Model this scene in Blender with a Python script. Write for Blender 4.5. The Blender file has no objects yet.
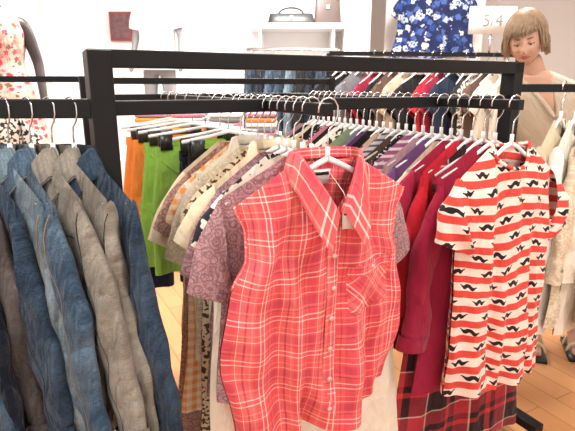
import bpy, math, random
from mathutils import Vector, Matrix
sc=bpy.context.scene
try: sc.view_settings.view_transform='Standard'
except Exception: pass
random.seed(5)
# ---------------------------------------------------------------- materials
def newmat(name,rough=.85,spec=.2):
    m=bpy.data.materials.new(name); m.use_nodes=True
    nt=m.node_tree; b=nt.nodes['Principled BSDF']
    b.inputs['Roughness'].default_value=rough
    b.inputs['Specular IOR Level'].default_value=spec
    return m,nt,b
def c4(c): return (c[0],c[1],c[2],1)
def N(nt,t,**k):
    n=nt.nodes.new(t)
    for a,v in k.items(): setattr(n,a,v)
    return n
def MA(nt,op,a,b=0.0,c=None):
    n=N(nt,'ShaderNodeMath',operation=op)
    for i,x in enumerate([a,b]+([c] if c is not None else [])):
        if isinstance(x,(int,float)): n.inputs[i].default_value=x
        else: nt.links.new(x,n.inputs[i])
    return n.outputs[0]
def MIX(nt,f,a,b,mode='MIX'):
    n=N(nt,'ShaderNodeMix',data_type='RGBA',blend_type=mode)
    for s,x in ((n.inputs[0],f),(n.inputs[6],a),(n.inputs[7],b)):
        if isinstance(x,(int,float)): s.default_value=x
        elif isinstance(x,tuple): s.default_value=c4(x)
        else: nt.links.new(x,s)
    return n.outputs[2]
def UVs(nt,rot=0):
    t=N(nt,'ShaderNodeTexCoord'); s=N(nt,'ShaderNodeSeparateXYZ')
    nt.links.new(t.outputs['UV'],s.inputs[0]); return t.outputs['UV'],s.outputs[0],s.outputs[1]
def NOISE(nt,vec,scale,detail=3,rough=.5):
    n=N(nt,'ShaderNodeTexNoise'); nt.links.new(vec,n.inputs['Vector'])
    n.inputs['Scale'].default_value=scale; n.inputs['Detail'].default_value=detail; n.inputs['Roughness'].default_value=rough
    return n.outputs[0]
def VOR(nt,vec,scale,feat='F1'):
    n=N(nt,'ShaderNodeTexVoronoi',feature=feat); nt.links.new(vec,n.inputs['Vector']); n.inputs['Scale'].default_value=scale
    return n
def BUMP(nt,b,h,strength=.3,dist=.002):
    n=N(nt,'ShaderNodeBump'); n.inputs['Strength'].default_value=strength; n.inputs['Distance'].default_value=dist
    nt.links.new(h,n.inputs['Height']); nt.links.new(n.outputs[0],b.inputs['Normal'])
def finish_fabric(nt,b,col,vec,wr=.35):
    n=NOISE(nt,vec,9,4); v=MA(nt,'MULTIPLY_ADD',n,.22,.89)
    vv=N(nt,'ShaderNodeCombineColor')
    for i in range(3): nt.links.new(v,vv.inputs[i])
    out=MIX(nt,1.0,col,vv.outputs[0],'MULTIPLY'); nt.links.new(out,b.inputs['Base Color'])
    b.inputs['Sheen Weight'].default_value=.12
    mp=N(nt,'ShaderNodeMapping'); nt.links.new(vec,mp.inputs[0]); mp.inputs['Rotation'].default_value=(0,0,.5); mp.inputs['Scale'].default_value=(1.6,.6,1)
    n3=NOISE(nt,mp.outputs[0],13,3,.45)
    rid=MA(nt,'ABSOLUTE',MA(nt,'SUBTRACT',n3,.5))
    h=MA(nt,'ADD',MA(nt,'ADD',MA(nt,'MULTIPLY',n,1.6),MA(nt,'MULTIPLY',rid,-4.0)),MA(nt,'MULTIPLY',NOISE(nt,vec,600,1),.12)); BUMP(nt,b,h,wr*1.7,.010)
def fabric(name,col,rough=.85):
    m,nt,b=newmat(name,rough); vec,u,v=UVs(nt)
    finish_fabric(nt,b,MIX(nt,0.0,tuple(col),tuple(col)),vec); return m
def ramp(nt,f,stops):
    r=N(nt,'ShaderNodeValToRGB'); r.color_ramp.interpolation='CONSTANT'
    e=r.color_ramp.elements
    e[0].position=stops[0][0]; e[0].color=c4(stops[0][1]); e[1].position=stops[1][0]; e[1].color=c4(stops[1][1])
    for p,c in stops[2:]:
        x=e.new(p); x.color=c4(c)
    nt.links.new(f,r.inputs[0]); return r.outputs[0]
def plaid(name,p,su,sv=None,fac=.5):
    m,nt,b=newmat(name); vec,u,v=UVs(nt)
    fu=MA(nt,'FRACT',MA(nt,'ADD',MA(nt,'DIVIDE',u,p),50.0)); fv=MA(nt,'FRACT',MA(nt,'ADD',MA(nt,'DIVIDE',v,p),50.0))
    finish_fabric(nt,b,MIX(nt,fac,ramp(nt,fu,su),ramp(nt,fv,sv or su)),vec); return m
def stripes(name,p,st,axis=1):
    m,nt,b=newmat(name); vec,u,v=UVs(nt)
    f=MA(nt,'FRACT',MA(nt,'ADD',MA(nt,'DIVIDE',(v if axis else u),p),50.0))
    finish_fabric(nt,b,ramp(nt,f,st),vec); return m
def noiseprint(name,bg,fg,scale=25,thr=.52,detail=1):
    m,nt,b=newmat(name); vec,u,v=UVs(nt)
    f=MA(nt,'GREATER_THAN',NOISE(nt,vec,scale,detail),thr)
    finish_fabric(nt,b,MIX(nt,f,tuple(bg),tuple(fg)),vec); return m
def floral(name,bg,cols,scale=14,r=.33):
    m,nt,b=newmat(name); vec,u,v=UVs(nt)
    V=VOR(nt,vec,scale); n=NOISE(nt,vec,scale*3,2)
    d=MA(nt,'ADD',V.outputs['Distance'],MA(nt,'MULTIPLY',MA(nt,'SUBTRACT',n,.5),1.1))
    sep=N(nt,'ShaderNodeSeparateColor'); nt.links.new(V.outputs['Color'],sep.inputs[0])
    cr=ramp(nt,sep.outputs[0],[(i/len(cols),c) for i,c in enumerate(cols)])
    c=MIX(nt,MA(nt,'LESS_THAN',d,r),tuple(bg),cr)
    c=MIX(nt,MA(nt,'LESS_THAN',d,r*.35),c,tuple(cols[0]))
    finish_fabric(nt,b,c,vec); return m
def lace(name,bg,fg,scale=45):
    m,nt,b=newmat(name); vec,u,v=UVs(nt)
    V=VOR(nt,vec,scale,'DISTANCE_TO_EDGE'); n=NOISE(nt,vec,scale*.7,2)
    f=MA(nt,'LESS_THAN',MA(nt,'MULTIPLY',V.outputs['Distance'],MA(nt,'ADD',n,.3)),.055)
    V2=VOR(nt,vec,scale*.3); ring=MA(nt,'LESS_THAN',MA(nt,'ABSOLUTE',MA(nt,'SUBTRACT',MA(nt,'FRACT',MA(nt,'MULTIPLY',MA(nt,'ADD',V2.outputs['Distance'],MA(nt,'MULTIPLY',n,.25)),3.2)),.5)),.16)
    f=MA(nt,'MAXIMUM',MA(nt,'MULTIPLY',f,.6),MA(nt,'MULTIPLY',ring,.75))
    finish_fabric(nt,b,MIX(nt,f,tuple(bg),tuple(fg)),vec,.5); return m
def denim(name,col,light=None):
    m,nt,b=newmat(name,.9,.1); vec,u,v=UVs(nt)
    light=light or tuple(min(1,x*2.0+.05) for x in col)
    n=NOISE(nt,vec,6,6,.65); n2=NOISE(nt,vec,260,2,.8)
    mp=N(nt,'ShaderNodeMapping'); nt.links.new(vec,mp.inputs[0]); mp.inputs['Scale'].default_value=(14,1,1); n3=NOISE(nt,mp.outputs[0],12,3,.6)
    f=MA(nt,'ADD',MA(nt,'ADD',MA(nt,'MULTIPLY_ADD',n,2.4,-1.15),MA(nt,'MULTIPLY_ADD',n2,1.2,-.6)),MA(nt,'MULTIPLY_ADD',n3,.9,-.26)); 
    f.node.use_clamp=True
    finish_fabric(nt,b,MIX(nt,f,tuple(col),tuple(light)),vec,.9); return m
def plain(name,col,rough=.5,spec=.5,metal=0,emit=0,noise=0.0,nscale=6):
    m,nt,b=newmat(name,rough,spec); b.inputs['Metallic'].default_value=metal
    t=N(nt,'ShaderNodeTexCoord'); n=NOISE(nt,t.outputs['Object'],nscale,3)
    c=MIX(nt,n,tuple(x*(1-noise) for x in col),tuple(min(1,x*(1+noise)) for x in col)); nt.links.new(c,b.inputs['Base Color'])
    if emit:
        b.inputs['Emission Color'].default_value=c4(col); b.inputs['Emission Strength'].default_value=emit
    return m
PINK=(.83,.105,.105); PK2=(.88,.19,.18); PKW=(.97,.84,.78); PKD=(.42,.05,.09); PKM=(.60,.065,.10); PKL=(.92,.33,.28)
m_plaidpink=plaid('pink_plaid_cotton',.098,
 [(0,PINK),(.10,PKW),(.128,PINK),(.20,PKW),(.232,PINK),(.34,PKD),(.375,PINK),(.44,PKM),(.62,PINK),(.68,PKW),(.695,PK2),(.80,PKD),(.835,PK2),(.92,PKL),(.95,PK2)],
 [(0,PINK),(.08,PKW),(.108,PINK),(.20,PKW),(.23,PINK),(.36,PKD),(.395,PK2),(.46,PKM),(.66,PINK),(.72,PKW),(.735,PINK),(.86,PKL),(.89,PINK)],.5)
def moustache():
    m,nt,b=newmat('red_striped_jersey'); vec,u,v=UVs(nt); P=.050
    t=MA(nt,'ADD',MA(nt,'DIVIDE',v,P),50.0); f=MA(nt,'FRACT',t); row=MA(nt,'FLOOR',t)
    wob=MA(nt,'MULTIPLY',MA(nt,'SUBTRACT',NOISE(nt,vec,60,1),.5),.08)
    red=MA(nt,'GREATER_THAN',MA(nt,'ADD',f,wob),.54)
    q=MA(nt,'SUBTRACT',MA(nt,'FRACT',MA(nt,'ADD',MA(nt,'ADD',MA(nt,'DIVIDE',u,.086),50.0),MA(nt,'MULTIPLY',row,.37))),.5)
    a=MA(nt,'ABSOLUTE',q)
    tilt=MA(nt,'MULTIPLY',q,MA(nt,'MULTIPLY',MA(nt,'SINE',MA(nt,'MULTIPLY',row,2.4)),.5))
    yy=MA(nt,'SUBTRACT',MA(nt,'SUBTRACT',f,.24),tilt)
    # two tapered lobes that droop and curl up at the tips
    curve=MA(nt,'MULTIPLY_ADD',MA(nt,'COSINE',MA(nt,'MULTIPLY',a,24.0)),.075,.02)
    d=MA(nt,'ABSOLUTE',MA(nt,'SUBTRACT',yy,curve))
    th=MA(nt,'MULTIPLY_ADD',MA(nt,'ABSOLUTE',MA(nt,'SUBTRACT',a,.07)),-.75,.17)
    mk=MA(nt,'MULTIPLY',MA(nt,'LESS_THAN',d,th),MA(nt,'LESS_THAN',a,.27))
    col=MIX(nt,red,(.95,.78,.68),(.74,.075,.055)); col=MIX(nt,mk,col,(.02,.015,.015))
    finish_fabric(nt,b,col,vec); return m
m_stripe=moustache()
m_white=fabric('white_cotton',(.90,.88,.84)); m_cream=fabric('cream_cotton',(.80,.68,.48)); m_ivory=fabric('ivory_linen',(.86,.78,.65))
m_beige=fabric('beige_linen',(.62,.50,.36)); m_black=fabric('black_cotton',(.012,.012,.014)); m_grey=fabric('grey_jersey',(.20,.20,.22))
m_burg=fabric('burgundy_knit',(.32,.012,.045)); m_red=fabric('red_cotton',(.55,.015,.03)); m_purple=fabric('plum_jersey',(.13,.05,.16))
m_mauve=fabric('mauve_knit',(.42,.24,.28)); m_green=fabric('green_cotton',(.27,.50,.08)); m_orange=fabric('orange_cotton',(.86,.27,.05))
m_navy=fabric('navy_cotton',(.015,.025,.06)); m_brown=fabric('brown_cotton',(.12,.07,.05)); m_pinkf=fabric('rose_cotton',(.70,.22,.30))
m_lacem=lace('mauve_lace',(.50,.29,.30),(.20,.10,.13),120); m_lacec=lace('cream_lace',(.85,.76,.58),(.62,.50,.33),100); m_laceb=lace('brown_lace',(.50,.30,.24),(.2,.1,.09),110)
m_print=noiseprint('monochrome_print',(.85,.79,.70),(.03,.03,.035),45,.52); m_animal=noiseprint('animal_print',(.70,.55,.38),(.09,.05,.03),70,.53)
m_dots=noiseprint('dotted_black_cotton',(.02,.02,.025),(.7,.6,.6),110,.62,0); m_orpl=plaid('orange_check',.03,[(0,(.85,.35,.12)),(.5,(.9,.75,.55))])
m_blackred=plaid('black_red_check',.17,[(0,(.03,.01,.015)),(.35,(.60,.04,.05)),(.46,(.03,.01,.015)),(.6,(.45,.03,.05)),(.9,(.75,.62,.5)),(.93,(.03,.01,.01))])
m_florp=floral('pink_floral',(.75,.50,.42),[(.65,.06,.10),(.75,.3,.3),(.2,.16,.08),(.85,.75,.6)],26,.45)
m_florb=floral('blue_floral',(.02,.03,.10),[(.08,.14,.40),(.5,.6,.8),(.03,.08,.30),(.75,.75,.8)],17,.46)
m_strg=stripes('grey_stripe',.02,[(0,(.75,.75,.76)),(.6,(.12,.13,.18))]); m_strp=stripes('plum_stripe',.024,[(0,(.30,.10,.2)),(.6,(.75,.6,.62))])
d_navy=denim('dark_indigo_denim',(.006,.009,.018),(.034,.048,.078)); d_blue=denim('blue_denim',(.035,.068,.115),(.19,.28,.37)); d_mid=denim('mid_denim',(.018,.034,.062),(.09,.145,.215))
d_khaki=denim('khaki_twill',(.22,.20,.17),(.48,.44,.37)); d_lt=denim('light_denim',(.10,.155,.20),(.34,.43,.49)); d_brown=denim('taupe_twill',(.06,.05,.05),(.16,.14,.13))
m_hang=plain('white_plastic',(.9,.9,.9),.3,.5); m_clip=plain('black_plastic',(.02,.02,.02),.35); m_steel=plain('steel',(.75,.75,.77),.25,.5,1)
m_rack=plain('black_powdercoat',(.008,.008,.009),.45,.25,0,0,.2); m_tag=plain('tag_card',(.9,.9,.87),.6); m_button=plain('button_pearl',(.85,.5,.46),.3)
m_stitch=fabric('tan_thread',(.30,.22,.14)); m_dstitch=fabric('dark_seam',(.015,.02,.03)); m_brass=plain('brass_button',(.45,.32,.16),.3,.5,1)
# ---------------------------------------------------------------- mesh builder
class MB:
    def __init__(s): s.v=[];s.f=[];s.uv=[];s.mi=[];s.mats=[]
    def mat(s,m):
        if m not in s.mats: s.mats.append(m)
        return s.mats.index(m)
    def grid(s,P,m,UV=None,closeu=False,flip=False):
        k=s.mat(m); o=len(s.v); R=len(P);C=len(P[0])
        for i in range(R):
            for j in range(C):
                s.v.append(tuple(P[i][j])); s.uv.append(UV[i][j] if UV else (P[i][j][0],P[i][j][2]))
        for i in range(R-1):
            for j in range(C if closeu else C-1):
                a=o+i*C+j;b=o+i*C+(j+1)%C;c=o+(i+1)*C+(j+1)%C;d=o+(i+1)*C+j
                s.f.append((a,d,c,b) if flip else (a,b,c,d)); s.mi.append(k)
        return o
    def tube(s,pts,r,m,n=8,cap=True,flat=1.0):
        pts=[Vector(p) for p in pts]; rows=[];uv=[];L=0
        if not isinstance(r,(list,tuple)): r=[r]*len(pts)
        up=None
        for i,p in enumerate(pts):
            t=(pts[min(i+1,len(pts)-1)]-pts[max(i-1,0)]).normalized()
            if up is None:
                up=Vector((0,1,0)) if abs(t.y)<.9 else Vector((1,0,0))
            sd=t.cross(up); 
            if sd.length<1e-6: sd=t.cross(Vector((1,0,.1)))
            sd.normalize(); up=sd.cross(t).normalized()
            if i: L+=(p-pts[i-1]).length
            rows.append([p+sd*(r[i]*math.cos(2*math.pi*k/n))+up*(r[i]*flat*math.sin(2*math.pi*k/n)) for k in range(n)])
            uv.append([(k/n*2*math.pi*r[i],L) for k in range(n)])
        o=s.grid(rows,m,uv,True)
        if cap:
            k=s.mat(m); s.f.append(tuple(o+j for j in range(n))[::-1]); s.mi.append(k)
            e=o+(len(pts)-1)*n; s.f.append(tuple(e+j for j in range(n))); s.mi.append(k)
    def box(s,c,sz,m,M=None):
        k=s.mat(m);o=len(s.v)
        for dx in(-1,1):
            for dy in(-1,1):
                for dz in(-1,1):
                    p=Vector((dx*sz[0]/2,dy*sz[1]/2,dz*sz[2]/2))
                    if M is not None: p=M@p
                    p=p+Vector(c); s.v.append(tuple(p)); s.uv.append((p.x+p.y,p.z))
        for f in((0,1,3,2),(4,6,7,5),(0,4,5,1),(2,3,7,6),(0,2,6,4),(1,5,7,3)):
            s.f.append(tuple(o+i for i in f)); s.mi.append(k)
    def beam(s,a,b,w,h,m):
        a=Vector(a);b=Vector(b);d=b-a;c=(a+b)/2;L=d.length
        x=d.normalized(); z=Vector((0,0,1)) if abs(x.z)<.9 else Vector((0,1,0)); y=z.cross(x).normalized(); z=x.cross(y)
        M=Matrix((x,y,z)).transposed(); s.box(c,(L,w,h),m,M)
    def disc(s,c,r,th,m,n=12,ax='y'):
        c=Vector(c); d=Vector((0,th/2,0)) if ax=='y' else (Vector((0,0,th/2)) if ax=='z' else Vector((th/2,0,0)))
        s.tube([c-d,c+d],r,m,n)
    def obj(s,name,loc=(0,0,0),ang=0,bevel=0,smooth=True,thick=0,parent=None,sub=0):
        me=bpy.data.meshes.new(name); me.from_pydata(s.v,[],s.f); 
        for m in s.mats: me.materials.append(m)
        uvl=me.uv_layers.new(name='UVMap')
        me.polygons.foreach_set('material_index',s.mi)
        vi=[0]*len(me.loops); me.loops.foreach_get('vertex_index',vi)
        fl=[]
        for i in vi: fl.extend(s.uv[i])
        uvl.data.foreach_set('uv',fl)
        me.polygons.foreach_set('use_smooth',[smooth]*len(me.polygons)); me.update()
        o=bpy.data.objects.new(name,me); sc.collection.objects.link(o); o.location=loc; o.rotation_euler=(0,0,ang)
        if bevel:
            md=o.modifiers.new('b','BEVEL'); md.width=bevel; md.segments=2; md.limit_method='ANGLE'
        if sub:
            md=o.modifiers.new('s','SUBSURF'); md.levels=sub; md.render_levels=sub
        if parent: o.parent=parent; o.matrix_parent_inverse=Matrix.Translation(parent.location).inverted()
        return o
def ip(x,xs,ys):
    if x<=xs[0]: return ys[0]
    for i in range(len(xs)-1):
        if x<=xs[i+1]:
            t=(x-xs[i])/(xs[i+1]-xs[i]); t=t*t*(3-2*t)*.5+t*.5
            return ys[i]+(ys[i+1]-ys[i])*t
    return ys[-1]
# ---------------------------------------------------------------- hangers / garments
def hanger(b,ws=.2,m=None,drop=0.0,clips=None,bar=False):
    m=m or m_hang
    hk=[(0,0,-.115),(0,0,-.06),(.003,0,-.045),(.018,0,-.03),(.026,0,-.012),(.026,0,.008),(.016,0,.023),(0,0,.028),(-.016,0,.023),(-.026,0,.008),(-.027,0,-.006)]
    b.tube(hk,.0022,m_steel,6)
    b.tube([(0,0,-.085),(0,0,-.115)],.006,m,8)
    b.tube([(-ws,0,-.212),(-ws*.75,0,-.188),(-ws*.4,0,-.153),(-.03,0,-.124),(0,0,-.112),(.03,0,-.124),(ws*.4,0,-.153),(ws*.75,0,-.188),(ws,0,-.212)],[.004,.006,.007,.007,.008,.007,.007,.006,.004],m,8,True,.7)
def clip_hanger(b,hw=.17,m=None):
    m=m or m_hang
    hk=[(0,0,-.10),(0,0,-.06),(.003,0,-.045),(.018,0,-.03),(.026,0,-.012),(.026,0,.008),(.016,0,.023),(0,0,.028),(-.016,0,.023),(-.026,0,.008),(-.027,0,-.006)]
    b.tube(hk,.0022,m_steel,6)
    b.tube([(-hw-.02,0,-.125),(-hw*.5,0,-.112),(0,0,-.098),(hw*.5,0,-.112),(hw+.02,0,-.125)],.006,m,8)
    for sx in(-1,1):
        x=sx*hw*.8
        b.box((x,-.012,-.15),(.045,.008,.055),m_clip); b.box((x,.012,-.15),(.045,.008,.055),m_clip); b.box((x,0,-.127),(.05,.03,.012),m_clip)
def make_top(name,mat,loc,ang,ws=.2,L=.62,wu=.215,wh=.23,neck='round',nw=.075,fd=.07,t=.018,sleeve=None,sl=.2,sw=.075,A=None,amp=.012,seed=0,nc=24,nr=20,tail=0.0,collar=False,placket=False,hm=None,pocket=False,under=None,dn=0.0,trim=None,lean=0.0,freq=1.0,collarmat=None,uvo=(0,0),pdx=0.0,stitch=None,button=None,seam=None,flaps=False,hike=0.0,wm=None):
    rnd=random.Random(seed+1000); b=MB(); hanger(b,ws*.93,hm)
    zn=-.113-dn; zs=-.202-dn; ph=[rnd.uniform(0,6.28) for _ in range(8)]
    def zh(c): return -(.125+L)+tail*abs(c)**2.2 - .006*math.sin(c*6+ph[5])+hike*c
    vu=1-(.20/(L-.083)); hero=nc>40
    def W(v):
        return ip(v,[0,vu*.45,vu,vu+(1-vu)*.35,vu+(1-vu)*.7,1],[wh,wm or (wh+wu)/2,wu,ws*(.90 if hero else .95) if not sleeve else wu*.99,ws*(.90 if hero else .945) if not sleeve else ws*1.0,ws])
    def ztop(c,s):
        x=abs(c)*ws
        if x<nw:
            q=x/nw
            if s<0:
                if neck=='v': return zn-fd*(1-q)
                return zn-fd*math.sqrt(max(0,1-q*q))
            return zn-.012*math.sqrt(max(0,1-q*q))+.004
        q=(x-nw)/(ws-nw); return zn+(zs-zn)*q
    def S(c,v,s):
        z=zh(c)+v*(ztop(c,s)-zh(c)); 
        sway=lean*(1-v)
        x=c*W(v)+sway
        e=math.sqrt(max(0,1-c*c*.995))
        tc=min(1,(1-v)/.16)**.6; k=max(0,1-(abs(c)*ws/nw)**2) if abs(c)*ws<nw else 0
        q=max(tc,k); g=(1-v)**.75
        f=amp*g*(math.sin(c*7.5*freq+ph[0]+v*1.1)+.7*math.sin(c*14*freq+ph[1]-v*2)+.45*math.sin(c*23*freq+ph[2]+v*3)) + amp*.28*math.sin(v*9+c*5+ph[3])*min(1,(1-v)*6)
        f+=amp*.22*math.sin(v*23-abs(c)*9+ph[6])*min(1,(1-v)*5)*(.3+abs(c))
        if hero: f+=amp*.30*math.sin(13*(abs(c)*1.1-(1-v)*.9)+ph[7])*math.exp(-((v-.72)/.25)**2)+amp*.2*math.sin(17*(c*.8+v*.9)+ph[4])*(1-v)
        if s>0: f=f*.8+amp*.3*math.sin(c*9+ph[4])*g
        y=s*(t*(1+.6*g)*e*q)+f*q*(.25+.75*e)
        x+=amp*.5*g*math.cos(c*7.5*freq+ph[0])*e + amp*.35*math.sin(v*8+ph[2]+(1 if c>0 else 3))*abs(c)**3*min(1,(1-v)*3)
        return (x,y,z)
    for s in(-1,1):
        P=[];U=[]
        for i in range(nr+1):
            v=i/nr; r=[];u=[]
            for j in range(nc+1):
                c=-1+2*j/nc; c=math.sin(c*math.pi/2)*.35+c*.65
                p=S(c,v,s); r.append(p); u.append((c*(W(v)*.4+.6*wu)+uvo[0]+(0 if s<0 else .03),p[2]+uvo[1]+.01*math.sin(c*4+v*5)*(1 if hero else 0)))
            P.append(r);U.append(u)
        b.grid(P,mat,U,False,s>0)
    def surf(x,z,s=-1,off=.003):
        c=x/ws;v=.5
        for _ in range(8):
            v=(z-zh(c))/(ztop(c,s)-zh(c)); v=max(0,min(1,v)); c=max(-1,min(1,(x-lean*(1-v))/W(v)))
        p=S(c,v,s); return (x,p[1]+s*off,z)
    if sleeve:
        for sx in(-1,1):
            a=math.radians((A if A is not None else (52 if sleeve=='short' else 80))+rnd.uniform(-4,4))
            ca,sa=math.cos(a),math.sin(a)
            O0=Vector((ws-.004,0,zs+.002)); I0=Vector((W(vu)-.012,0,zh(1)+vu*(zs-zh(1))+.005))
            O1=O0+Vector((ca,0,-sa))*sl; I1=O1+Vector((-sa,0,-ca))*2*sw
            n=16; R=10 if sleeve=='short' else 26; P=[];U=[]
            for i in range(R+1):
                q=i/R; O=O0.lerp(O1,q)+Vector((ca*0+sa*1,0,ca))*(.016*math.sin(q*math.pi)); I=I0.lerp(I1,q)
                if sleeve=='long': O+=Vector((.012*math.sin(q*7+ph[6])+.004*math.sin(q*26+ph[1]),0,0)); I+=Vector((.010*math.sin(q*9+ph[7])+.005*math.sin(q*24+ph[0]),0,0))
                mid=(O+I)/2; h=(O-I)/2; ty=t*(.9+.5*math.sin(q*math.pi))+.006
                row=[];ur=[]
                for k in range(n):
                    f=2*math.pi*k/n
                    wv=1+.08*math.sin(3*f+q*6+ph[2])+(.10*math.sin(q*22+2*f+ph[5]) if sleeve=='long' else 0)
                    p=mid+h*math.cos(f); y=ty*math.sin(f)*wv+amp*.35*math.sin(q*11+f*2+ph[3])
                    x=p.x*sx; 
                    row.append((x+lean*.3*q,y,p.z)); ur.append((x+uvo[0],p.z+uvo[1]))
                P.append(row);U.append(ur)
            b.grid(P,mat,U,True,sx<0)
            if stitch:
                pts=[P[i][12] for i in range(1,R)]; b.tube([(p[0],p[1]-.0003,p[2]) for p in pts],.0009,seam or stitch,4)
                b.tube([(P[1][k][0],P[1][k][1]-.001,P[1][k][2]) for k in range(8,16)],.0013,seam or stitch,4)
            if sleeve=='long' or stitch:
                mid=(O1+I1)/2;h=(O1-I1)/2
                P=[]
                for q in(-.045 if sleeve=='long' else -.02,.004):
                    P.append([((mid.x+h.x*math.cos(2*math.pi*k/n)*1.06+ca*q)*sx+lean*.3,(ty+.004)*math.sin(2*math.pi*k/n)+amp*.35*math.sin(11+4*math.pi*k/n+ph[3]),mid.z+h.z*math.cos(2*math.pi*k/n)*1.06-sa*q) for k in range(n)])
                b.grid(P,mat,None,True,sx<0)
    cm=collarmat or mat
    if placket:
        R=30; zt=ztop(0,-1)-.002; zb=zh(0)+.004; P=[];U=[]
        for i in range(R+1):
            z=zb+(zt-zb)*i/R; row=[];ur=[]
            for j,(dx,of) in enumerate([(-.017,.001),(-.0155,.0045),(0,.0055),(.0155,.0045),(.017,.001)]):
                p=surf(dx+pdx+lean*(zt-z)/(zt-zb),z,-1,of); row.append(p); ur.append((dx*1+.4,z+.02))
            P.append(row);U.append(ur)
        b.grid(P,mat,U)
        nb=7
        for i in range(nb):
            z=zt-.02-(zt-zb-.08)*i/(nb-1)
            p=surf(pdx+lean*(zt-z)/(zt-zb),z,-1,.008); b.disc(p,.0065,.004,button or m_button,10)
    if collar:
        K=14;cw=.05 if collar is True else collar
        for sx in(-1,1):
            A_,B_,C_,D_=[],[],[],[]
            for i in range(K+1):
                a=i/K; th=a*math.pi
                x=nw*1.02*math.sin(th)**.8 if 0<a<1 else 0
                if neck=='v': x=nw*1.02*(min(1,a*2.2) if a<.5 else math.sin(th)**.7 if a<1 else 0)
                y=-(t*1.3+.006)*math.cos(th)
                if a<.5: z=ztop(min(.999,x/ws) if x<nw else nw/ws,-1)
                else: z=zn-.004
                base=Vector((x,y,z)); nrm=Vector((math.sin(th)*1.0+ .05,-math.cos(th)*.8,0)).normalized()
                st=.026*(.35+.65*min(1,a*2)); top=base+Vector((nrm.x*.003-.006*math.sin(th),nrm.y*.004,st))
                fr=max(0,1-a*2.6)
                fall=top+nrm*(.022+.012*fr)+Vector((.040*fr+.006,-.010*fr,-cw*(1+.35*fr)-st*.3))
                midp=top+nrm*.010+Vector((.008*fr,-.006*fr,-.004))
                for l,p in((A_,base),(B_,top),(C_,midp),(D_,fall)): l.append((p.x*sx,p.y,p.z))
            U=[[(i*.012+.1,q*.03) for i in range(K+1)] for q in range(4)]
            b.grid([A_,B_,C_,D_],cm,U,False,sx<0)
            if stitch: b.tube([(p[0],p[1]-.001,p[2]+.004) for p in D_[:9]],.0011,seam or stitch,4)
    if pocket:
        px,pz,pw,phh=pocket; P=[];U=[];R=12
        for i in range(R+1):
            row=[];ur=[]
            for j in range(R+1):
                a=-1+2*j/R; q=i/R; x=px+a*pw/2; z=pz+q*phh
                if q<.25: z=pz+q*phh+abs(a)*.022*(1-q*4)
                edge=min(1-abs(a),q,1-q); of=.0015+min(.006,edge*.07)
                p=surf(x,z,-1,of); row.append(p); ur.append(((x+z)*.707,(z-x)*.707))
            P.append(row);U.append(ur)
        b.grid(P,mat,U)
        p=surf(px,pz+phh-.012,-1,.009); b.disc(p,.006,.004,button or m_button,10)
        P=[[surf(px+(-1+2*j/R)*(pw/2+.001),pz+phh-q,-1,.008) for j in range(R+1)] for q in(.026,.0)]
        b.grid(P,mat,[[(p[0],p[2]*1.2) for p in r] for r in P])
    if trim:
        pts=[S(-1+2*(nc*.5-nc*nw/ws/2+i*(nc*nw/ws)/16)/nc,1,-1) for i in range(17)]
        b.tube([(p[0],p[1]-.001,p[2]) for p in pts],.0055,trim,6)
        pts=[S(-nw/ws+2*nw/ws*i/12,1,1) for i in range(13)]
        b.tube(pts,.0055,trim,6)
    if stitch:
        for sx in(-1,1):
            pts=[surf(sx*(wu*.42),zs-.10-i*.035,-1,.001) for i in range(int(L/.035)-4)]; b.tube(pts,.0011,seam or stitch,4)
        pts=[surf(-ws*.85+ws*1.7*i/14,zs-.09,-1,.001) for i in range(15)]; b.tube(pts,.0012,seam or stitch,4)
        if flaps:
            for sx in(-1,1):
                P=[[surf(sx*ws*.45+(-1+2*j/6)*.05,zs-.09-q*.045*(1-.3*abs(-1+2*j/6)),-1,.006) for j in range(7)] for q in(1,.5,0)]
                b.grid(P,mat); b.disc(surf(sx*ws*.45,zs-.12,-1,.01),.007,.004,button or m_brass,10)
    if sleeve is None and hero:
        for sx in(-1,1):
            pts=[S(sx,vu+(1-vu)*i/12,-1) for i in range(13)]; b.tube(pts,.004,mat,6)
    return b.obj(name,loc,ang)
def make_bottom(name,mat,loc,ang,hw=.17,rise=.25,L=.9,lw=.10,kind='trousers',seed=0,t=.02,hm=None,waist=None,amp=.01):
    rnd=random.Random(seed); b=MB(); clip_hanger(b,hw,hm); z0=-.165; ph=rnd.uniform(0,6)
    n=20
    def ring(cx,w,ty,z,wv): return [(cx+w*math.cos(2*math.pi*k/n),ty*math.sin(2*math.pi*k/n)*1.0+amp*wv*math.sin(5*math.cos(2*math.pi*k/n)+ph+z*4),z) for k in range(n)]
    P=[ring(0,hw*1.01,t*.8,z0,0),ring(0,hw*1.02,t,z0-.035,0)]; b.grid(P,waist or mat,None,True,True)
    if kind=='skirt':
        P=[];
        for i in range(17):
            q=i/16; P.append(ring(0,hw*(1+.35*q),t*(1+.8*q),z0-.035-q*(L-.035),q*1.6))
        b.grid(P,mat,None,True,True)
    else:
        P=[]
        for i in range(9):
            q=i/8; P.append(ring(0,hw*(1+.16*q),t*(1+.5*q),z0-.035-q*(rise-.035),.5*q))
        b.grid(P,mat,None,True,True)
        for sx in(-1,1):
            P=[]
            for i in range(19):
                q=i/18; w=hw*.57*(1-q)+lw*q; cx=sx*(hw*.60+ (.015*q))
                P.append(ring(cx,w,t*1.35,z0-rise+.03-q*(L-rise),.9))
            b.grid(P,mat,None,True,True)
        b.tube([(0,-t*1.2-.002,z0-.04),(0,-t*1.5-.004,z0-rise*.7)],.0025,mat,5)
        for sx in(-1,1): b.tube([(sx*hw*.9,-t*.5,z0-.05),(sx*hw*.6,-t*1.35,z0-.11)],.0022,mat,5)
    return b.obj(name,loc,ang)
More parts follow.
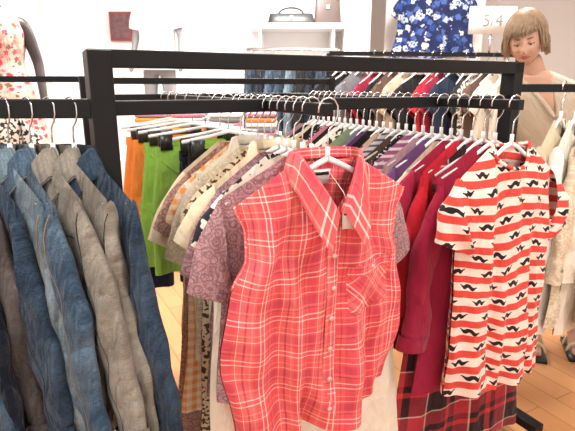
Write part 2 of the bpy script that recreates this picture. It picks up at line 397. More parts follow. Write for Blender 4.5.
# ---------------------------------------------------------------- camera
cam=bpy.data.cameras.new('cam'); co=bpy.data.objects.new('camera',cam); sc.collection.objects.link(co)
co.location=(0,0,1.40); co.rotation_euler=(math.radians(90-14.6),0,0); cam.lens=31.3; cam.sensor_width=36; cam.clip_start=.05; sc.camera=co
cam.dof.use_dof=True; cam.dof.focus_distance=1.4; cam.dof.aperture_fstop=8.0
# ---------------------------------------------------------------- room
def slab(name,lo,hi,m):
    b=MB(); b.box([(lo[i]+hi[i])/2 for i in range(3)],[hi[i]-lo[i] for i in range(3)],m); return b.obj(name,smooth=False)
def woodmat():
    m,nt,b=newmat('oak_laminate',.35,.4); t=N(nt,'ShaderNodeTexCoord'); mp=N(nt,'ShaderNodeMapping'); mp.inputs['Rotation'].default_value=(0,0,math.radians(62))
    nt.links.new(t.outputs['Object'],mp.inputs[0])
    br=N(nt,'ShaderNodeTexBrick'); nt.links.new(mp.outputs[0],br.inputs[0]); br.inputs['Scale'].default_value=1
    br.inputs['Brick Width'].default_value=1.2; br.inputs['Row Height'].default_value=.12; br.inputs['Mortar Size'].default_value=.0025
    br.inputs['Color1'].default_value=(.62,.29,.12,1); br.inputs['Color2'].default_value=(.72,.38,.17,1); br.inputs['Mortar'].default_value=(.3,.13,.06,1)
    mp2=N(nt,'ShaderNodeMapping'); nt.links.new(mp.outputs[0],mp2.inputs[0]); mp2.inputs['Scale'].default_value=(2,22,1)
    n=NOISE(nt,mp2.outputs[0],3,5,.6); c=MIX(nt,MA(nt,'MULTIPLY',n,.5),br.outputs[0],(.45,.18,.06)); nt.links.new(c,b.inputs['Base Color']); return m
m_wall=plain('white_plaster',(.93,.92,.91),.8,.2,0,0,.02); m_trim=plain('white_trim',(.9,.9,.9),.5)
m_ceil=plain('ceiling_paint',(.92,.92,.92),.9)
slab('floor',(-3.6,-2.5,-.1),(4.1,6.3,0),woodmat())
slab('ceiling',(-3.6,-2.5,3.0),(4.1,6.3,3.1),m_ceil)
slab('wall_left',(-3.7,-2.5,0),(-3.6,6.3,3.0),m_wall); slab('wall_right',(4.0,-2.5,0),(4.1,6.3,3.0),m_wall)
b=MB(); 
b.box((1.4,6.25,1.5),(5.2,.1,3.0),m_wall); b.box((-2.4,6.25,.2),(2.4,.1,.4),m_wall); b.box((-2.4,6.25,2.85),(2.4,.1,.3),m_wall); b.box((-1.9,6.25,1.5),(.5,.1,3.0),m_wall); b.obj('wall_back',smooth=False)
for k,(xa,xb) in enumerate([(-3.55,-2.15),(-1.65,-1.2)]):
    b=MB()
    for x in([xa,(xa+xb)/2,xb] if k==0 else [xa,xb]): b.beam((x,6.2,.4),(x,6.2,2.7),.06,.05,m_trim)
    for z in(.42,2.68): b.beam((xa,6.2,z),(xb,6.2,z),.06,.06,m_trim)
    b.obj('window_%d'%(k+1),smooth=False)
slab('baseboard_back',(-1.2,6.17,0),(4.0,6.2,.1),m_trim)
slab('wall_partition',(.62,4.6,0),(.72,6.2,3.0),m_wall)
# ---------------------------------------------------------------- rack
A3=(-.455,1.25); B3=(.84,1.94); dx,dy=B3[0]-A3[0],B3[1]-A3[1]; LL=math.hypot(dx,dy); bx,by=dx/LL,dy/LL; ax_,ay_=-by,bx
ANG=math.atan2(by,bx); RZ=1.345
Mr=Matrix.Rotation(ANG,3,'Z')
b=MB()
def post(p,ztop=1.48,w=.05,d=.06,foot=True,M=Mr,fl=.30):
    b.box((p[0],p[1],(ztop+.09)/2),(w,d,ztop-.09),m_rack,M)
    if foot:
        b.beam((p[0]-ax_*fl,p[1]-ay_*fl,.10),(p[0]+ax_*fl,p[1]+ay_*fl,.10),.05,.035,m_rack)
        for s in(-1,1):
            q=(p[0]+ax_*fl*s*.92,p[1]+ay_*fl*s*.92); b.disc((q[0],q[1],.035),.034,.03,m_clip,16,'x'); b.box((q[0],q[1],.07),(.03,.03,.04),m_clip)
post(A3,w=.055,d=.085); post(B3)
b.beam((A3[0]-bx*.025,A3[1]-by*.025,1.462),(B3[0]+bx*.025,B3[1]+by*.025,1.462),.06,.042,m_rack)
b.beam((A3[0],A3[1],RZ),(B3[0],B3[1],RZ),.028,.036,m_rack)
b.beam((A3[0],A3[1],.16),(B3[0],B3[1],.16),.03,.03,m_rack)
P0=(.08,1.20);Q0=(.66,1.50)
for (p,s1) in((P0,1.45),(Q0,1.45)):
    b.beam((p[0]-ax_*.03,p[1]-ay_*.03,RZ),(p[0]+ax_*s1,p[1]+ay_*s1,RZ),.026,.030,m_rack)
A4=(P0[0]+ax_*1.45-bx*.35,P0[1]+ay_*1.45-by*.35); B4=(Q0[0]+ax_*1.45+bx*.30,Q0[1]+ay_*1.45+by*.30)
post(A4,1.44,.04,.04); post(B4,1.44,.04,.04)
b.beam((A4[0],A4[1],1.42),(B4[0],B4[1],1.42),.03,.03,m_rack); b.beam((A4[0],A4[1],RZ),(B4[0],B4[1],RZ),.028,.03,m_rack)
b.beam((A3[0],A3[1],RZ),(-1.45,1.20,RZ),.03,.046,m_rack); b.box((-1.45,1.20,.74),(.05,.06,1.48),m_rack)
b.beam((B3[0],B3[1],1.39),(1.75,1.92,1.39),.028,.03,m_rack); b.box((1.75,1.92,.74),(.05,.06,1.48),m_rack)
b.obj('clothes_rack',bevel=.003,smooth=False)
def on(p,s,side=0): return (p[0]+ax_*s,p[1]+ay_*s,RZ)
# hero shirt
make_top('plaid_shirt',m_plaidpink,on(P0,-.03),ANG+math.radians(1),ws=.240,L=.675,wu=.245,wm=.262,wh=.236,neck='v',nw=.088,fd=.125,t=.035,amp=.026,seed=3,nc=96,nr=90,tail=.045,collar=.060,placket=True,pocket=(.105,-.51,.150,.14),freq=.8,lean=-.028,hike=.012)
b=MB()
b.box((.0,.030,-.160),(.06,.003,.035),m_tag); b.box((.0,.0275,-.152),(.045,.002,.008),m_clip)
b.box((.025,-.056,-.245),(.032,.002,.055),m_tag); b.box((.025,-.0575,-.232),(.026,.001,.014),m_clip); b.tube([(.02,.02,-.15),(.028,-.03,-.19),(.025,-.056,-.218)],.001,m_tag,4)
b.obj('price_tag',on(P0,-.03),ANG)
seqA=[('lace_blouse',m_lacem,dict(ws=.25,L=.60,wh=.27,wu=.25,sleeve='short',sl=.23,sw=.09,A=66)),
('white_dress',m_ivory,dict(ws=.225,L=1.05,wh=.36,wu=.27,lean=.06)),
('print_dress',m_print,dict(L=.95,wh=.27,sleeve='short',sl=.16)),
('lace_blouse',m_lacem,dict(ws=.205,L=.66,wh=.26,sleeve='short',sl=.24,sw=.085,A=62)),
('cream_blouse',m_cream,dict(L=.7,sleeve='short',sl=.18,collar=True)),
('print_dress',m_animal,dict(L=1.0,wh=.27,sleeve='short',sl=.15)),
('lace_blouse',m_lacec,dict(L=.62,sleeve='short',sl=.25,sw=.09,A=60)),
('cream_blouse',m_ivory,dict(L=.66,sleeve='short',sl=.2,collar=True,A=62)),
('checked_blouse',m_orpl,dict(L=.85,wh=.27,sleeve='short',sl=.16)),
('lace_dress',m_laceb,dict(L=.98,wh=.28,sleeve='short')),
('cream_cardigan',m_cream,dict(L=.62,sleeve='short',sl=.24,sw=.09,A=60))]
s=.045
for i,(n,m,k) in enumerate(seqA):
    k=dict(k); k.setdefault('amp',.011); make_top(n,m,on(P0,s),ANG+random.uniform(-.06,.06),seed=i,uvo=(i*.3,i*.17),**k); s+=.045
seqB=[('black_skirt',m_black,'skirt',.45,.60,.15,.1),('denim_shorts',d_navy,'trousers',.42,.68,.15,-.05),
('green_shorts',m_green,'trousers',.52,.84,.20,.05),('green_shorts',m_green,'trousers',.55,1.0,.20,0),('orange_shorts',m_orange,'trousers',.48,1.14,.22,.05),('orange_skirt',m_orange,'skirt',.5,1.26,.22,0),('navy_trousers',m_navy,'trousers',.8,1.38,.17,0)]
for i,(n,m,kd,l,s,hw,da) in enumerate(seqB):
    make_bottom(n,m,on(P0,s),ANG+da,kind=kd,L=l,seed=i,hw=hw,rise=.24 if l>.6 else .27,amp=.016)
make_top('striped_tshirt',m_stripe,on(Q0,-.01),ANG+math.radians(0),ws=.200,L=.78,wu=.205,wh=.212,nw=.082,fd=.07,t=.035,amp=.015,seed=21,nc=60,nr=60,sleeve='short',sl=.20,sw=.088,A=64,trim=m_stripe,lean=.028)
seqC=[('burgundy_cardigan',m_burg,dict(ws=.215,L=.80,wh=.25,sleeve='long',sl=.55,sw=.055,neck='v',fd=.2)),
('checked_dress',m_blackred,dict(L=1.12,wh=.32,ws=.2)),
('red_blouse',m_red,dict(L=.78,sleeve='long',sl=.52,sw=.055)),
('burgundy_cardigan',m_burg,dict(L=.7,sleeve='short',sl=.24)),
('beige_blouse',m_beige,dict(L=.66,sleeve='short',sl=.2)),
('plum_blouse',m_purple,dict(L=.66,sleeve='short',sl=.24,A=60)),
('mauve_cardigan',m_mauve,dict(L=.7,sleeve='long',sl=.5,sw=.05)),
('striped_blouse',m_strp,dict(L=.66,sleeve='short',sl=.24,A=62)),
('dotted_blouse',m_dots,dict(L=.66,sleeve='short',sl=.24,A=60)),
('brown_blouse',m_brown,dict(L=.7,sleeve='short',sl=.24,A=60)),
('striped_blouse',m_strg,dict(L=.66,sleeve='short',sl=.22)),
('floral_blouse',m_florp,dict(L=.66,sleeve='short',sl=.22)),
('black_blouse',m_black,dict(L=.75,sleeve='short',sl=.2)),
('plum_cardigan',m_purple,dict(L=.7,sleeve='long',sl=.5)),
('grey_blouse',m_grey,dict(L=.7,sleeve='short')),
('green_blouse',fabric('sage_cotton',(.22,.28,.16)),dict(L=.7,sleeve='short')),
('print_blouse',m_print,dict(L=.7,sleeve='short')),
('white_shirt',m_white,dict(L=.7,sleeve='short')),
('black_cardigan',m_black,dict(L=.7,sleeve='long',sl=.5)),
('rose_blouse',m_pinkf,dict(L=.65,sleeve='short')),
('print_blouse',m_dots,dict(L=.7,sleeve='short')),
('black_blouse',m_black,dict(L=.75,sleeve='short',sl=.2)),
('cream_blouse',m_cream,dict(L=.7,sleeve='short')),('black_dress',m_black,dict(L=.9)),('mauve_blouse',m_mauve,dict(L=.7)),]
s=.05
for i,(n,m,k) in enumerate(seqC):
    k=dict(k); k.setdefault('amp',.010); make_top(n,m,on(Q0,s),ANG+random.uniform(-.07,.07),seed=40+i,uvo=(i*.3,i*.17),dn=random.uniform(0,.012),**k); s+=.045
cols=[('denim_jacket',d_mid),('twill_jacket',d_khaki),('twill_jacket',d_khaki),('denim_jacket',d_blue),('denim_jacket',d_lt),('denim_jacket',d_mid),('twill_jacket',d_brown),('denim_jacket',d_navy),('denim_jacket',d_mid),('denim_jacket',d_navy),('denim_jacket',d_navy),('denim_jacket',d_navy)]
x=-.53
for i,(n,m) in enumerate(cols):
    y=1.25+(x+.455)*(.05/.995)
    make_top(n,m,(x,y,RZ),math.radians(-38+random.uniform(-4,4)),ws=.205,L=.66+.05*(i%3),wu=.22,wh=.22,t=.017,amp=.010,sleeve='long',sl=.60,sw=.058,A=random.uniform(74,80),seed=80+i,collar=.06,placket=True,neck='v',fd=.06,stitch=m_stitch,seam=m_stitch if m in(d_blue,d_lt) else m_dstitch,button=m_brass,flaps=True,uvo=(i*.4,0),nc=36,nr=34)
    x-=.052
cs=[('cream_cardigan',m_cream),('white_shirt',m_white),('quilted_jacket',m_lacec),('cream_cardigan',m_ivory),('beige_coat',m_beige),('white_shirt',m_white),('cream_cardigan',m_cream)]
x=1.04
for i,(n,m) in enumerate(cs):
    make_top(n,m,(x,1.94-(x-.84)*.022,1.39),ANG+.35+random.uniform(-.05,.05),ws=.2,L=.76+.04*(i%2),wh=.27,sleeve='long',sl=.5,sw=.055,seed=120+i,amp=.016); x+=.055
# ---------------------------------------------------------------- people
m_skin=plain('skin',(.62,.36,.26),.5,.35,0,0,.05); m_hair=plain('ash_brown_hair',(.34,.235,.15),.5,.4,0,0,.55,60); m_lip=plain('lips',(.45,.13,.12),.4)
m_eye=plain('eye_white',(.8,.78,.75),.2); m_iris=plain('iris',(.06,.07,.07),.15); m_brow=plain('eyebrow',(.16,.09,.05),.8)
m_mann=plain('mannequin_dark',(.05,.04,.04),.4); m_mannw=plain('mannequin_grey',(.25,.25,.26),.4)
def empty(name,loc):
    e=bpy.data.objects.new(name,None); e.location=loc; sc.collection.objects.link(e); bpy.context.view_layer.update(); return e
def skinned(name,V,Ed,R,m,parent,root=0,sub=2):
    me=bpy.data.meshes.new(name); me.from_pydata([tuple(v) for v in V],Ed,[]); me.materials.append(m)
    o=bpy.data.objects.new(name,me); sc.collection.objects.link(o)
    md=o.modifiers.new('k','SKIN'); 
    for i,r in enumerate(R): me.skin_vertices[0].data[i].radius=(r,r) if not isinstance(r,tuple) else r
    me.skin_vertices[0].data[root].use_root=True; md.use_smooth_shade=True
    s=o.modifiers.new('s','SUBSURF'); s.levels=sub; s.render_levels=sub
    o.parent=parent; o.matrix_parent_inverse=Matrix.Translation(parent.location).inverted(); return o
def loft(b,rings,m,n=40,yaw=0,fn=None,wr=0.0):
    P=[];U=[]
    for i,(c,rx,ry) in enumerate(rings):
        row=[];ur=[]
        for k in range(n):
            f=2*math.pi*k/n; w=1+wr*(i/len(rings))*math.sin(f*9+i*.3)
            lx=rx*math.cos(f)*w; ly=ry*math.sin(f)*w
            row.append((c[0]+lx*math.cos(yaw)-ly*math.sin(yaw),c[1]+lx*math.sin(yaw)+ly*math.cos(yaw),c[2])); ur.append((f*.15,c[2]))
        P.append(row);U.append(ur)
    return b.grid(P,m,U,True,False)
def densify(r,k=4):
    out=[]
    for i in range(len(r)-1):
        for j in range(k):
            t=j/k; a,b_=r[i],r[i+1]; out.append((tuple(a[0][q]+(b_[0][q]-a[0][q])*t for q in range(3)),a[1]+(b_[1]-a[1])*t,a[2]+(b_[2]-a[2])*t))
    out.append(r[-1]); return out
wl=empty('woman',(1.45,2.52,0)); YW=math.radians(-18)
fw=Vector((math.sin(YW),-math.cos(YW),0)); rt=Vector((math.cos(YW),math.sin(YW),0))
pel=Vector((1.42,2.55,.93)); chest=Vector((1.28,2.52,1.26)); nb_=Vector((1.17,2.46,1.44)); hd=Vector((1.075,2.385,1.605))
V=[pel,(pel+chest)/2,chest,nb_,nb_.lerp(hd,.6)];E=[(0,1),(1,2),(2,3),(3,4)];R=[.13,.11,.12,.055,.05]
def add(p,par,r): V.append(Vector(p));E.append((par,len(V)-1));R.append(r);return len(V)-1
for s,hand in((-1,Vector((1.04,2.24,1.10))),(1,Vector((1.32,2.2,1.02)))):
    sh=add(chest+rt*s*.165+Vector((0,0,.08)),2,.05); el=add(V[sh]+rt*s*.04+fw*.0+Vector((0,0,-.28)),sh,.037)
    el_=V[el]; wr=add(el_.lerp(hand,.85),el,.024); d=(hand-el_).normalized(); pm=add(V[wr]+d*.05,wr,.030)
    side=d.cross(Vector((0,0,1))).normalized()
    for q,ln in((-1.4,.07),(-.5,.085),(.5,.08),(1.4,.062)):
        f1=add(V[pm]+d*.045+side*q*.016,pm,.010); f2=add(V[f1]+d*ln*.5+Vector((0,0,-.006)),f1,.009); add(V[f2]+d*ln*.3+Vector((0,0,-.025)),f2,.0075)
    t1=add(V[wr]+d*.035-side*s*.035,wr,.011); add(V[t1]+d*.04-side*s*.012+Vector((0,0,-.012)),t1,.009)
feet=[Vector((1.36,2.50,.05)),Vector((1.57,2.50,.05))]
for s,ft in zip((-1,1),feet):
    hp=add(pel+rt*s*.09+Vector((0,0,-.06)),0,.085); kn=add((V[hp]+ft)/2+fw*.02+Vector((0,0,.02)),hp,.055); an=add(ft+Vector((0,0,.04)),kn,.033)
    hl=add(ft+fw*.05+Vector((0,0,-.012)),an,.032); add(ft+fw*.15+Vector((0,0,-.028)),hl,.024)
skinned('body',V,E,R,m_skin,wl)
b=MB()
for ft in feet:
    c=ft+fw*.06; M=Matrix.Rotation(YW,3,'Z')
    b.box((c.x,c.y,.011),(.085,.25,.022),m_clip,M)
    for q in(.02,.10): 
        cc=ft+fw*q; b.tube([tuple(cc+rt*.042*math.cos(a)+Vector((0,0,-.035+.075*math.sin(a)*(1 if q<.05 else .75)))) for a in[math.pi*j/10 for j in range(11)]],.007,m_cream,6)
b.obj('sandals',parent=wl)
m_card=fabric('beige_cardigan',(.60,.51,.40)); m_trs=fabric('taupe_trousers',(.50,.42,.35))
b=MB(); rg=densify([((1.43,2.55,.80),.21,.15),((1.42,2.55,.95),.20,.145),((1.36,2.54,1.12),.19,.135),((1.29,2.52,1.26),.205,.14),((1.245,2.505,1.34),.21,.13),((1.215,2.49,1.40),.19,.105),((1.19,2.475,1.435),.13,.085),((1.175,2.465,1.465),.068,.062)])
o0=loft(b,rg,m_card,64,YW); ks=b.mat(m_skin)
for fi,f in enumerate(b.f):
    c=sum((Vector(b.v[i]) for i in f),Vector())/len(f); ctr=Vector((ip(c.z,[.8,1.12,1.26,1.47],[1.43,1.36,1.29,1.175]),2.5,0)); l=(c-ctr); lx=l.x*rt.x+l.y*rt.y; ly=l.x*fw.x+l.y*fw.y
    if ly>0 and c.z>1.25 and abs(lx)<(c.z-1.25)*.34: b.mi[fi]=ks
for sx in(-1,1):
    pts=[]
    for i in range(9):
        z=1.25+.2*i/8; cx=ip(z,[.8,1.12,1.26,1.47],[1.43,1.36,1.29,1.175]); cy=2.5
        ry=ip(z,[1.12,1.26,1.34,1.40,1.435,1.465],[.135,.14,.13,.105,.085,.062]); 
        pts.append(Vector((cx,cy,z))+rt*sx*((z-1.25)*.34+.004)+fw*(ry*.98))
    b.tube(pts,.011,m_card,8)
idx=5
for s in(-1,1):
    sh,el,wr=V[idx],V[idx+1],V[idx+2]
    b.tube([tuple(p) for p in(sh-rt*s*.07+Vector((0,0,.0)),sh+Vector((0,0,-.01)),sh.lerp(el,.5),el,el.lerp(wr,.5),el.lerp(wr,.85))],[.07,.072,.062,.056,.050,.046],m_card,20,False)
    idx+=4+ 4*3+2
b.obj('cardigan',parent=wl,sub=1)
b=MB()
for s in(-1,1):
    ft=feet[0 if s<0 else 1]; hp=pel+rt*s*.09
    kn=(hp+ft)/2+fw*.02
    b.tube([tuple(hp+Vector((0,0,.02))),tuple(hp+Vector((0,0,-.12))),tuple(kn),tuple(kn.lerp(ft,.5)),tuple(ft+Vector((0,0,.16)))],[.11,.105,.075,.065,.062],m_trs,20,False)
b.obj('trousers',parent=wl,sub=1)
def head(parent,pos,yaw,pitch,roll):
    Mh=Matrix.Translation(pos)@Matrix.Rotation(yaw,4,'Z')@Matrix.Rotation(roll,4,'Y')@Matrix.Rotation(pitch,4,'X')
    b=MB(); Rn,Cn=64,96; P=[]
    G=lambda x,z,x0,z0,sx,sz: math.exp(-((x-x0)/sx)**2-((z-z0)/sz)**2)
    def hp(x,y,z):
        X=x*.073;Y=y*.092;Z=z*.118
        if z<0: X*=1-.24*(-z)**1.9; Y*=(1-.25*(-z)**2) 
        if y>0 and z<-.2: Y*=1-.35*min(1,(-z-.2))
        if y<0:
            d=0
            d+=.021*G(x,z,0,-.20,.14,.12)+.013*G(x,z,0,-.02,.10,.22)
            d-=.010*(G(x,z,.36,.02,.20,.11)+G(x,z,-.36,.02,.20,.11))
            d+=.005*(G(x,z,.36,.16,.25,.07)+G(x,z,-.36,.16,.25,.07))
            d+=.007*G(x,z,0,-.47,.24,.045)+.007*G(x,z,0,-.56,.2,.045)-.003*G(x,z,0,-.515,.25,.02)
            d+=.009*G(x,z,0,-.82,.25,.14)
            d+=.006*(G(x,z,.5,-.25,.2,.18)+G(x,z,-.5,-.25,.2,.18))
            Y-=d
        return Vector((X,Y,Z))
    for i in range(Rn+1):
        th=math.pi*i/Rn; row=[]
        for j in range(Cn):
            f=2*math.pi*j/Cn; row.append(Mh@hp(math.sin(th)*math.cos(f),math.sin(th)*math.sin(f),math.cos(th)))
        P.append(row)
    b.grid(P,m_skin,None,True,True); kl=b.mat(m_lip); Mi=Mh.inverted()
    for fi,f in enumerate(b.f):
        c=Mi@(sum((Vector(b.v[i]) for i in f),Vector())/4); 
        if c.y<0 and abs(c.z+.0605)<.010*(1-(c.x/.024)**2 if abs(c.x)<.024 else 0): b.mi[fi]=kl
    def ball(c,r,m,sc=(1,1,1)):
        rows=[[Mh@(Vector(c)+Vector((r*sc[0]*math.sin(math.pi*i/12)*math.cos(2*math.pi*j/16),r*sc[1]*math.sin(math.pi*i/12)*math.sin(2*math.pi*j/16),r*sc[2]*math.cos(math.pi*i/12)))) for j in range(16)] for i in range(13)]
        b.grid(rows,m,None,True,True)
    for s in(-1,1):
        e=hp(s*.37,-math.sqrt(1-.37**2),.02); 
        ball((e.x,e.y+.006,e.z),.0125,m_eye,(1.15,1,.75)); ball((e.x,e.y-.0035,e.z-.003),.0055,m_iris,(1,.6,1))
        ball((e.x,e.y+.0055,e.z+.005),.0138,m_skin,(1.2,1,.62))
        b.tube([Mh@Vector((e.x-.016,e.y-.004,e.z)),Mh@Vector((e.x,e.y-.0085,e.z+.0015)),Mh@Vector((e.x+.016,e.y-.002,e.z))],.0018,m_brow,5)
        b.tube([Mh@(hp(s*q,-math.sqrt(1-q*q-.04),.23-.12*(q-.36)**2)+Vector((0,-.001,0))) for q in(.18,.28,.38,.48,.56)],[.0015,.0028,.0028,.0022,.001],m_brow,6)
        ball((s*.074,.008,-.008),.02,m_skin,(.4,.7,1.4))
        ball((s*.008,-.098-.004,-.031),.0065,m_skin,(1,1,.8))
    b.obj('head',parent=parent)
    b=MB(); rnd=random.Random(2)
    rows=[]
    for i in range(15):
        th=math.pi*.62*i/14; row=[]
        for j in range(40):
            f=2*math.pi*j/40
            z=math.cos(th); y=math.sin(th)*math.sin(f); x=math.sin(th)*math.cos(f)
            if y<-.25 and z<.5: 
                z=.5+ (z-.5)*.05; n_=math.hypot(x,y); rr=math.sqrt(1-z*z); x*=rr/n_; y*=rr/n_
            row.append(Mh@Vector((x*.081,y*.101+.002,z*.126)))
        rows.append(row)
    b.grid(rows,m_hair,None,True,True)
    for i in range(480):
        f=rnd.uniform(0,2*math.pi); sy=math.sin(f); front=sy<-.55
        end=(.36+rnd.uniform(-.08,.10)+.12*math.cos(f)) if front else (-.52+rnd.uniform(-.22,.16))
        if not front and sy<-.1: end=-.22+rnd.uniform(-.25,.15)
        pts=[];rs=[];K=9; off=rnd.uniform(.98,1.13)
        for k in range(K+1):
            q=k/K; z=1-(1-end)*q**1.3
            rr=math.sqrt(max(0,1-z*z)) if z>0 else 1.0+.02*(-z)-.10*z*z
            ff=f+ (-.40*q*abs(math.sin(f)) if front else 0)+.08*math.sin(q*5+i)
            if not front and z<0: rr*=1.02+.09*math.sin(q*4+i)
            pts.append(Mh@Vector((rr*math.cos(ff)*.082*off,rr*math.sin(ff)*.102*off+.002,z*.128*(1 if z>0 else .95)))); rs.append(.0042*(1-.75*q)+.0012)
        b.tube(pts,rs,m_hair,5)
    b.obj('hair',parent=parent)
head(wl,hd,math.radians(-30),math.radians(24),math.radians(-6))
def mannequin(name,loc,m,outfit,yaw=0,arms=True,base=0.0):
    e=empty(name,loc); L=Vector(loc); f=lambda x,y,z: L+Vector((x*math.cos(yaw)-y*math.sin(yaw),x*math.sin(yaw)+y*math.cos(yaw),z))
    V=[f(0,0,.95),f(0,0,1.12),f(0,0,1.3),f(0,0,1.46),f(0,-.01,1.54),f(0,-.02,1.62),f(0,-.02,1.70)]; E=[(i,i+1) for i in range(6)]; R=[.13,.10,.13,.05,.045,.072,.06]
    for s in(-1,1):
        i=len(V); V+=[f(s*.17,0,1.38),f(s*.23,.02,1.12),f(s*.25,-.06,.88),f(s*.25,-.09,.80)]; E+=[(2,i),(i,i+1),(i+1,i+2),(i+2,i+3)]; R+=[.05,.036,.025,.022]
        i=len(V); V+=[f(s*.09,0,.85),f(s*.10,-.01,.48),f(s*.10,0,.08),f(s*.10,-.12,.03)]; E+=[(0,i),(i,i+1),(i+1,i+2),(i+2,i+3)]; R+=[.085,.055,.035,.028]
    skinned('figure',V,E,R,m,e)
    b=MB()
    r={'dress':[((0,0,.42),.30,.24),((0,0,.7),.24,.19),((0,0,.95),.185,.15),((0,0,1.12),.145,.115),((0,0,1.3),.18,.15),((0,0,1.4),.17,.10),((0,0,1.46),.07,.06)],
       'top':[((0,0,.82),.21,.17),((0,0,1.12),.17,.13),((0,0,1.3),.19,.15),((0,0,1.41),.18,.10),((0,0,1.47),.07,.06)]}[outfit[0]]
    r=densify([(tuple(f(*c)),a,b_) for c,a,b_ in r],5); loft(b,r,outfit[1],40,yaw,wr=.05 if outfit[0]=='dress' else 0)
    if outfit[0]=='top':
        for s in(-1,1): b.tube([f(s*.12,0,1.38),f(s*.19,0,1.34),f(s*.225,.02,1.2)],[.06,.07,.065],outfit[1],16,False)
    b.obj('outfit',parent=e,sub=1)
    b=MB(); b.tube([tuple(L+Vector((0,0,-.0+base*0))),tuple(L+Vector((0,0,.02)))],.2,m_steel,24); b.obj('stand',parent=e)
    return e
slab('display_platform',(-2.9,3.2,0),(-1.45,4.0,.42),plain('platform_white',(.85,.84,.82),.5))
mannequin('dressed_mannequin',(-1.90,3.45,.42),m_mann,('dress',m_florp),.3)
mannequin('dressed_mannequin.001',(-1.23,5.0,.72),m_mannw,('top',m_white),-.2)
slab('display_plinth',(-1.6,4.65,0),(-.85,5.4,.72),plain('plinth_white',(.85,.85,.84),.5))
# ---------------------------------------------------------------- background furnishings
b=MB(); b.box((.1,5.95,2.02),(1.05,.5,.05),m_trim); b.box((-.3,5.95,1.9),(.03,.4,.2),m_trim); b.box((.5,5.95,1.9),(.03,.4,.2),m_trim); b.obj('wall_shelf',smooth=False,bevel=.004)
def bag(name,loc,w,h,d,m,a=0):
    b=MB(); rows=[]
    for i in range(9):
        q=i/8; ww=w/2*(1-.12*q); dd=d/2*(1-.55*q**2); z=h*q
        rows.append([(ww*math.copysign(abs(math.cos(f))**.45,math.cos(f)),dd*math.copysign(abs(math.sin(f))**.45,math.sin(f)),z) for f in[2*math.pi*k/24 for k in range(24)]])
    b.grid(rows,m,None,True); 
    b.box((0,0,.005),(w*.95,d*.9,.01),m); b.box((0,0,h*.97),(w*.8,d*.4,.01),m_clip)
    for s in(-1,1): b.tube([(w*.25*math.cos(t),s*d*.2,h*.95+h*.55*math.sin(t)) for t in[math.pi*k/12 for k in range(13)]],.008,m,6)
    b.box((0,-d*.46,h*.6),(.04,.02,.04),m_steel)
    return b.obj(name,loc,a)
m_lb=plain('black_leather',(.02,.02,.022),.35); m_lbr=plain('brown_leather',(.07,.045,.04),.45)
bag('handbag',(.04,5.9,2.045),.54,.12,.18,m_lb); bag('handbag',(.44,5.9,2.045),.30,.30,.16,m_lbr)
b=MB(); b.beam((-.45,5.75,1.78),(.55,5.75,1.78),.03,.03,m_steel); 
for x in(-.4,.5): b.beam((x,5.75,1.78),(x,6.2,1.78),.02,.02,m_steel)
b.obj('wall_rail')
for i,m in enumerate([d_mid,d_navy,d_blue,d_mid,d_lt,m_black,d_navy,d_mid]):
    make_bottom('jeans',m,(-.38+i*.11,5.75,1.75),math.radians(62),L=.95,seed=i)
def rack2(name,a,bb,z,zt=None):
    b=MB()
    for p in(a,bb):
        b.beam((p[0],p[1],.03),(p[0],p[1],zt or z),.04,.04,m_rack); b.beam((p[0],p[1]-.25,.03),(p[0],p[1]+.25,.03),.04,.04,m_rack)
    b.beam((a[0],a[1],z),(bb[0],bb[1],z),.03,.03,m_rack)
    if zt: b.beam((a[0],a[1],zt),(bb[0],bb[1],zt),.04,.04,m_rack)
    return b.obj(name,smooth=False)
rack2('clothes_rack',(.30,3.75),(1.75,3.95),1.62)
pal=[m_black,m_black,m_grey,m_burg,m_black,m_brown,m_beige,m_black,m_red,m_burg,m_navy,m_black,m_print,m_brown,m_ivory,m_white,m_black,m_cream]
xq=.38; i=0
while xq<1.7:
    m=pal[i%len(pal)]; make_top('hanging_blouse',m,(xq,3.75+.138*(xq-.3),1.62),math.radians(42+random.uniform(-14,14)),L=.68,dn=random.uniform(0,.03),sleeve='short',seed=200+i,nc=14,nr=10); xq+=random.uniform(.06,.1); i+=1
rack2('clothes_rack',(-3.0,2.35),(-.95,2.71),1.43)
for i in range(9):
    q=(i+.5)/9; m=[m_navy,m_black,d_mid,m_grey,m_white,d_blue,m_brown,m_cream,m_print][i]; make_top('hanging_blouse',m,(-2.7+1.2*q,2.35+.1757*(.3+1.2*q),1.43),math.radians(60),L=.65,sleeve='short',seed=260+i,nc=14,nr=10)
b=MB(); mt=plain('table_white',(.8,.78,.76),.5); b.box((-.65,4.2,.98),(1.2,.6,.04),mt)
for x in(-1.2,-.1):
    for y in(3.95,4.45): b.beam((x,y,0),(x,y,.97),.04,.04,mt)
b.obj('display_table',smooth=False,bevel=.004)
b=MB()
for i in range(4):
    for j in range(5):
        b.box((-1.08+i*.29,4.15,1.02+j*.038),(.24+random.uniform(-.01,.01),.34,.034),[m_pinkf,m_grey,m_white,m_orange,m_mauve,m_strg][(i*2+j)%6])
b.obj('folded_clothes',bevel=.012)
b=MB(); b.box((1.35,4.9,1.4),(.9,.03,2.8),m_wall); o=b.obj('display_panel',smooth=False)
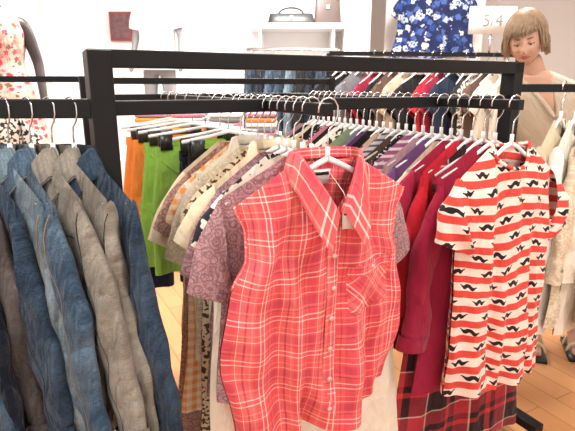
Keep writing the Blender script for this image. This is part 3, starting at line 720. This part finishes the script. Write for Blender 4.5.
make_top('floral_blouse',m_florb,(1.28,4.62,2.36),0,ws=.28,L=.60,wh=.38,wu=.32,sleeve='short',sl=.20,seed=301,neck='v',fd=.15,amp=.03)
b=MB(); b.beam((1.28,4.58,2.36),(1.28,4.9,2.36),.015,.015,m_steel); b.obj('wall_hook')
b=MB(); b.box((1.50,3.9,1.86),(.34,.01,.19),m_tag); b.beam((1.50,3.91,1.62),(1.50,3.91,1.78),.012,.012,m_steel); b.obj('price_sign')
tx=bpy.data.curves.new('price_sign_text','FONT'); tx.body='5/4'; tx.size=.12; tx.align_x='CENTER'; tx.extrude=.001; to=bpy.data.objects.new('price_sign_text',tx); sc.collection.objects.link(to); to.location=(1.50,3.893,1.82); to.rotation_euler=(math.pi/2,0,0); tx.materials.append(plain('grey_ink',(.2,.2,.2),.6))
to.parent=bpy.data.objects['price_sign']
b=MB(); b.box((-1.93,6.17,2.06),(.26,.03,.32),plain('frame_red',(.22,.05,.06),.5)); b.box((-1.93,6.15,2.06),(.20,.01,.26),plain('poster_print',(.14,.07,.08),.5,.5,0,0,.9,20)); b.obj('picture_frame',smooth=False)
# ---------------------------------------------------------------- light
w=bpy.data.worlds.new('w'); sc.world=w; w.use_nodes=True; bg=w.node_tree.nodes['Background']; bg.inputs[0].default_value=(1,.98,.95,1); bg.inputs[1].default_value=1.38
m_addlamp=plain('added_lamp_panel',(1,.98,.95),.5,.5,0,6)  # glow for ceiling panels added out of view
for i,(x,y,e) in enumerate([(-1.2,.6,34),(1.2,.6,36),(-1.2,3.4,80),(1.2,3.2,66),(0,5.0,95)]):  # unseen ceiling panels and area lamps, added to brighten the shop
    b=MB(); b.box((x,y,2.985),(.62,.62,.03),m_trim); b.box((x,y,2.968),(.56,.56,.006),m_addlamp); b.obj('added_ceiling_light',smooth=False)
    l=bpy.data.lights.new('panel','AREA'); l.size=.6; l.energy=e; l.color=(1,.965,.92); lo=bpy.data.objects.new('added_panel_light',l); lo.location=(x,y,2.95); sc.collection.objects.link(lo)
